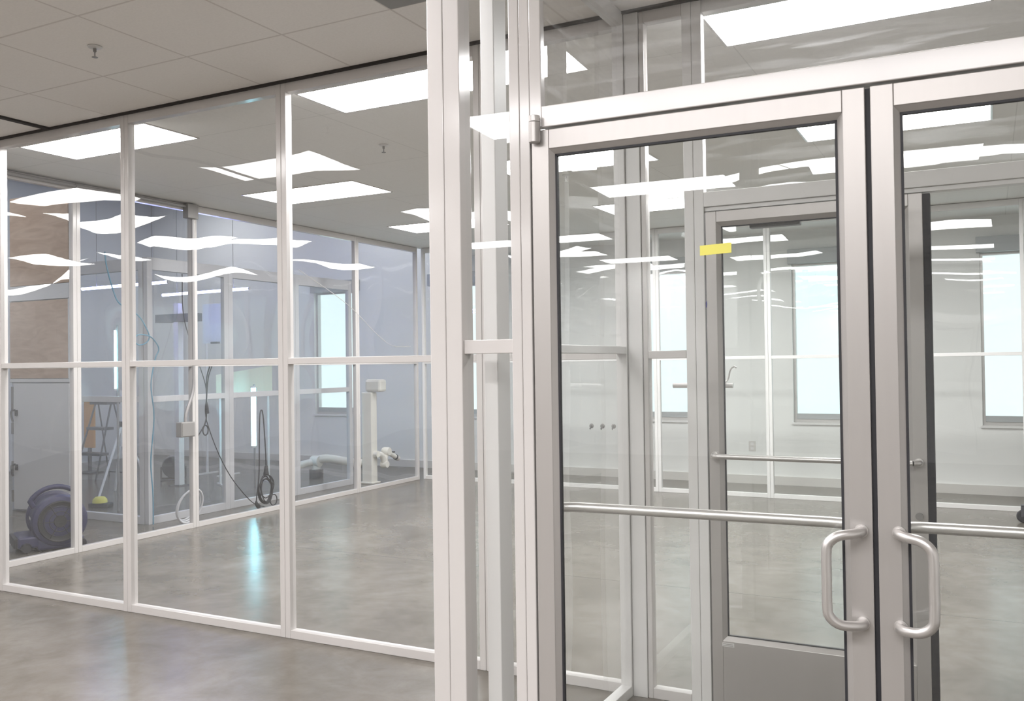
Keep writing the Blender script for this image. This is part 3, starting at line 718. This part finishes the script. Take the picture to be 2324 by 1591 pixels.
# ivory jointed robot arm on a pedestal
rb = thing('robot_arm', 'ivory jointed robot arm on a square pedestal in the far corner', 'robot', (-6.80, 9.17, 0), kind='thing')
box(-0.075, 0.075, -0.06, 0.06, 0.0, 1.12).build('pedestal', M['robot'], rb, 0.01)
MB().box(-0.10, 0.10, -0.085, 0.085, 0.0, 0.02).build('base_plate', M['robot'], rb, 0.004)
hd = box(-0.03, 0.20, -0.05, 0.10, 1.125, 1.28).build('camera_housing', M['robot'], rb, 0.03)
dx = 0.13
J = [(0.076, 0.0, 0.36), (dx, 0.0, 0.36), (dx, 0.10, 0.30), (dx, 0.13, 0.225), (dx, 0.17, 0.38), (dx, 0.25, 0.345), (dx, 0.42, 0.27)]
MB().cyl(J[0], J[1], 0.042, 18).build('shoulder_joint', M['robot'], rb, 0, True)
MB().tube(bez([J[1], (dx, 0.06, 0.345), J[2], J[3]], 6), 0.036, 16).build('upper_arm', M['robot'], rb, 0, True)
MB().lathe([(0, -0.045), (0.04, -0.045), (0.046, -0.03), (0.046, 0.03), (0.04, 0.045), (0, 0.045)], 'x', J[3], 20).build('elbow_joint', M['robot'], rb, 0, True)
MB().tube(bez([J[3], (dx, 0.145, 0.30), J[4]], 6), 0.034, 16).build('forearm', M['robot'], rb, 0, True)
MB().lathe([(0, -0.05), (0.046, -0.05), (0.054, -0.03), (0.054, 0.03), (0.046, 0.05), (0, 0.05)], 'x', J[4], 20).build('wrist_joint', M['robot'], rb, 0, True)
MB().tube([J[4], J[5], (dx, 0.36, 0.295)], 0.030, 16).build('wrist', M['robot'], rb, 0, True)
MB().tube([(dx, 0.355, 0.297), (dx, 0.375, 0.288)], 0.036, 18).build('tool_ring', M['black'], rb, 0, True)
MB().tube([(dx, 0.375, 0.288), (dx, 0.42, 0.268), (dx, 0.43, 0.264)], [0.034, 0.034, 0.022], 18).build('tool_flange', M['white'], rb, 0, True)
MB().box(dx - 0.025, dx + 0.025, 0.255, 0.325, 0.352, 0.372).build('sensor', M['black'], rb, 0.006)
# second arm further back, lying low behind the booth film
r2 = thing('robot_arm', 'low pale robot arm behind the booth film left of the pedestal', 'robot', (-7.75, 9.3, 0), kind='thing')
MB().cyl((0, 0, 0), (0, 0, 0.12), 0.09, 20).build('base', M['black'], r2, 0.004, True)
MB().tube(bez([(0, 0, 0.12), (0, 0, 0.22), (0.10, 0.10, 0.25), (0.28, 0.32, 0.19), (0.36, 0.5, 0.16)], 6), 0.055, 16).build('upper_arm', M['robot'], r2, 0, True)
MB().lathe([(0, -0.06), (0.07, -0.06), (0.075, 0), (0.07, 0.06), (0, 0.06)], 'x', (0, 0, 0.22), 20).build('shoulder_joint', M['robot'], r2, 0, True)
MB().tube([(0, 0, .22), (-0.08, -0.12, 0.20), (-0.12, -0.2, 0.18)], 0.045, 14).build('counter_arm', M['robot'], r2, 0, True)

# dark step ladder
sl = thing('step_ladder', 'dark steel step ladder standing inside the workshop booth', 'ladder', (-10.45, 8.15, 0), kind='thing')
for s in (-1, 1):
    MB().cyl((0.22 * s - .02, -0.20, 0.0), (0.15 * s + .08, 0.02, 1.0), 0.012, 10).build('front_leg', M['steel'], sl, 0, True)
    MB().cyl((0.22 * s - .02, 0.36, 0.0), (0.15 * s + .08, 0.06, 1.0), 0.010, 10).build('rear_leg', M['steel'], sl, 0, True)
for z, w in ((0.34, 0.20), (0.67, 0.175)):
    y = -0.20 + 0.22 * z; cx = -0.02 + 0.1 * z
    box(cx - w, cx + w, y - 0.03, y + 0.12, z - 0.018, z + 0.018).build('step', M['steel'], sl, 0.004)
box(-0.09, 0.25, -0.06, 0.16, 0.985, 1.02).build('top_step', M['steel'], sl, 0.005)
MB().cyl((-0.24, 0.36, 0.05), (0.20, 0.36, 0.05), 0.009, 8).build('brace', M['steel'], sl, 0, True)

# pale folding tripod in front of it
tr = thing('light_tripod', 'pale grey tripod with crossed legs beside the step ladder', 'tripod', (-8.95, 7.3, 0), kind='thing')
MB().cyl((0.0, 0.0, 0.55), (0.0, 0.0, 1.2), 0.018, 12).build('centre_pole', M['hose'], tr, 0, True)
for k in range(3):
    a = 2 * PI * k / 3 + 0.6
    MB().cyl((0, 0, 0.80), (0.34 * math.cos(a), 0.34 * math.sin(a), 0.0), 0.014, 10).build('leg', M['hose'], tr, 0, True)
MB().lathe([(0.0, 0.78), (0.035, 0.78), (0.035, 0.84), (0.0, 0.84)], 'z', (0, 0, 0), 14).build('collar', M['black'], tr, 0, True)

# drum fan
fn = thing('drum_fan', 'round dark drum fan on a low stand inside the booth', 'fan', (-9.45, 8.5, 0), math.radians(50), kind='thing')
zc2 = 0.17; R2 = 0.135
MB().lathe([(R2, -0.10), (R2 + .006, -0.09), (R2 + .006, 0.09), (R2, 0.10), (R2 - 0.012, 0.09), (R2 - 0.012, -0.09), (R2, -0.10)], 'y', (0, 0, zc2), 36).build('drum', M['steel'], fn, 0, True)
gr = MB()
for r in (0.04, 0.07, 0.10, 0.12): gr.tube([(r * math.cos(2 * PI * j / 28), -0.095, zc2 + r * math.sin(2 * PI * j / 28)) for j in range(28)], 0.003, 6, True)
for k in range(8):
    a = PI * k / 4; gr.cyl((0, -0.095, zc2), (0.13 * math.cos(a), -0.095, zc2 + 0.13 * math.sin(a)), 0.003, 6)
gr.build('guard', M['steel'], fn, 0, True)
fb = MB()
for k in range(4):
    a = PI * k / 2 + .3; ca, sa = math.cos(a), math.sin(a)
    pts = [(0.02, -0.02), (0.115, -0.04), (0.115, 0.03), (0.02, 0.02)]
    q = [(x * ca - z * sa, (0.02 if i in (1, 2) else -0.01) * (1 if i < 2 else -1), zc2 + x * sa + z * ca) for i, (x, z) in enumerate(pts)]
    n0 = len(fb.v); fb.v += q + [(x, y + .004, z) for x, y, z in q]
    fb.f += [(n0, n0 + 1, n0 + 2, n0 + 3), (n0 + 7, n0 + 6, n0 + 5, n0 + 4), (n0, n0 + 4, n0 + 5, n0 + 1), (n0 + 1, n0 + 5, n0 + 6, n0 + 2), (n0 + 2, n0 + 6, n0 + 7, n0 + 3), (n0 + 3, n0 + 7, n0 + 4, n0)]
fb.build('fan_blades', M['grey'], fn)
MB().lathe([(0, -0.02), (0.05, -0.02), (0.05, 0.06), (0, 0.06)], 'y', (0, 0, zc2), 18).build('motor_hub', M['black'], fn, 0, True)
st = MB(); st.tube([(-0.15, 0, zc2), (-0.15, 0, 0.012), (-0.15, -.12, .012), (0.15, -.12, .012), (0.15, 0, .012), (0.15, 0, zc2)], 0.011, 8); st.tube([(-0.15, 0, .012), (-0.15, .12, .012), (.15, .12, .012), (.15, 0, .012)], 0.011, 8)
st.build('stand', M['steel'], fn, 0, True)

# odds and ends in the booth
wbd = thing('whiteboard', 'pale whiteboard high at the back of the booth behind the conduit', 'whiteboard', (-9.30, 9.1, 0), kind='thing')
box(-0.235, 0.235, 0, 0.015, 1.78, 2.32).build('board', M['board'], wbd, 0.003)
for s in (-1, 1): box(0.2 * s - 0.012, 0.2 * s + 0.012, 0.016, 0.04, 0.0, 2.3).build('leg', M['white2'], wbd)
for s in (-1, 1): box(0.2 * s - 0.014, 0.2 * s + 0.014, -0.18, 0.22, 0.0, 0.02).build('foot', M['white2'], wbd)
box(-0.05, 0.08, -0.04, -0.001, 1.775, 1.80).build('marker_tray', M['steel'], wbd)
ys = thing('sheet_rack', 'slanted pale yellow sheet on a low rack above the cyan tube', 'sheet', (-8.25, 8.55, 0), 0, kind='thing')
MB().prism([(-0.35, 1.10), (0.35, 1.10), (0.35, 1.47), (-0.35, 1.36)], -0.004, 0.004).build('sheet', M['paleyel'], ys)
for s in (-1, 1): box(0.3 * s - .012, 0.3 * s + .012, 0.005, 0.03, 0, 1.36).build('post', M['white2'], ys)
for s in (-1, 1): box(0.3 * s - .014, 0.3 * s + .014, -0.12, 0.15, 0, 0.02).build('foot', M['white2'], ys)
ys.rotation_euler = (0, 0, math.radians(60))
og = thing('orange_barrier', 'upright orange panel at the left behind the booth film', 'barrier', (-11.2, 8.6, 0), 0, kind='thing')
box(-0.10, 0.10, -0.02, 0.02, 0.35, 1.05).build('panel', M['orange'], og, 0.01)
box(-0.02, 0.02, -0.018, 0.018, 0.02, 0.35).build('post', M['steel'], og)
box(-0.14, 0.14, -0.12, 0.12, 0.0, 0.02).build('foot_plate', M['steel'], og, 0.005)
yw = thing('floor_scrubber_pad', 'small black floor tool with yellow top on the booth floor', 'tool', (-8.30, 6.50, 0), math.radians(20), kind='thing')
box(-0.11, 0.11, -0.06, 0.06, 0.0, 0.05).build('body', M['black'], yw, 0.012)
MB().lathe([(0.0, 0.05), (0.075, 0.05), (0.07, 0.085), (0.045, 0.11), (0.0, 0.115)], 'z', (-0.01, 0, 0), 20).build('cap', M['yellow'], yw, 0, True)
ah = MB().tube(bez([(XE + .07, 5.43, 2.48), (XE + .07, 5.448, 2.353), (XE + .07, 5.515, 2.144), (XE + .07, 5.583, 2.03), (XE + .07, 5.777, 1.936), (XE + .07, 5.868, 1.822), (XE + .07, 5.902, 1.741), (XE + .07, 5.867, 1.688), (XE + .07, 5.784, 1.666), (XE + .075, 5.73, 1.71), (XE + .08, 5.775, 1.759), (XE + .09, 5.892, 1.745), (XE + .09, 5.967, 1.681), (XE + .09, 5.991, 1.62), (XE + .09, 5.95, 1.537), (XE + .09, 5.9, 1.3), (XE + .09, 5.93, 1.0), (XE + .08, 5.9, 0.6), (XE + .08, 5.92, 0.3), (XE + .07, 5.93, 0.012)], 6), 0.006, 8).build('air_hose', M['bluehose'], None, 0, True)
tag(ah, 'thin blue air hose looping down the booth corner post', 'hose', kind='thing')
pc = thing('booth_post', 'pale post standing inside the booth near the violet tubes', 'post', (-8.9, 8.1, 0), 0, kind='thing')
box(-0.04, 0.04, -0.04, 0.04, 0.0, 2.25).build('post', M['white2'], pc)
box(-0.35, 0.35, -0.05, 0.05, 2.02, 2.12).build('cross_arm', M['steel'], pc)
box(-0.09, 0.09, -0.09, 0.09, 0.0, 0.012).build('foot_plate', M['steel'], pc)

# outlet on the window wall and the caster at the right edge
ol = thing('wall_outlet', 'small pale outlet plate low on the window wall', 'outlet', (-2.50, YW - 0.006, 0.44), 0, kind='thing')
box(-0.04, 0.04, 0, 0.006, -0.06, 0.06).build('cover_plate', M['base'], ol, 0.002)
MB().box(-0.018, 0.018, -0.002, 0.0, 0.01, 0.042).box(-0.018, 0.018, -0.002, 0.0, -0.042, -0.01).build('socket_face', M['white2'], ol)
cs = thing('caster_wheel', 'black caster wheel on the floor at the right photo edge', 'caster', (0.235, 9.15, 0), 0, kind='thing')
MB().lathe([(0, -0.018), (0.05, -0.018), (0.056, -0.01), (0.056, 0.01), (0.05, 0.018), (0, 0.018)], 'y', (0, 0, 0.056), 22).build('wheel', M['black'], cs, 0, True)
MB().box(-0.02, 0.09, -0.03, -0.021, 0.05, 0.14).box(-0.02, 0.09, 0.021, 0.03, 0.05, 0.14).box(-0.02, 0.09, -0.03, 0.03, 0.14, 0.155).build('fork', M['steel'], cs, 0.003)

# ------------------------------------------------------------------ sky, camera, view
w = bpy.data.worlds.new('sky'); S.world = w; w.use_nodes = True
nt = w.node_tree
bg = nt.nodes['Background']; bg.inputs[0].default_value = (0.80, 0.97, 1.0, 1); bg.inputs[1].default_value = 1.05

f, yaw, pit, rol = 2071.62, math.radians(27.6263), math.radians(0.8235), math.radians(-0.776)
fw = Vector((-math.sin(yaw) * math.cos(pit), math.cos(yaw) * math.cos(pit), math.sin(pit)))
rt = Vector((math.cos(yaw), math.sin(yaw), 0)); up = rt.cross(fw)
R_ = rt * math.cos(rol) + up * math.sin(rol); U_ = -rt * math.sin(rol) + up * math.cos(rol)
cam = bpy.data.cameras.new('camera'); co = bpy.data.objects.new('camera', cam); COL.objects.link(co)
cam.sensor_fit = 'HORIZONTAL'; cam.sensor_width = 36.0; cam.lens = f / 2324 * 36.0; cam.clip_start = 0.05; cam.clip_end = 100
mw = Matrix((R_, U_, -fw)).transposed().to_4x4(); mw.translation = (0, 0, 1.45)
co.matrix_world = mw
S.camera = co
S.view_settings.view_transform = 'Standard'; S.view_settings.look = 'None'; S.view_settings.gamma = 1.0
S.view_settings.exposure = 0.54; S.view_settings.use_curve_mapping = False
cy = S.cycles
cy.use_light_tree = False; cy.transparent_max_bounces = 24; cy.max_bounces = 8; cy.diffuse_bounces = 4; cy.glossy_bounces = 4; cy.transmission_bounces = 8
cy.caustics_reflective = False; cy.caustics_refractive = False
cy.use_denoising = True; cy.adaptive_threshold = 0.05; cy.adaptive_min_samples = 12
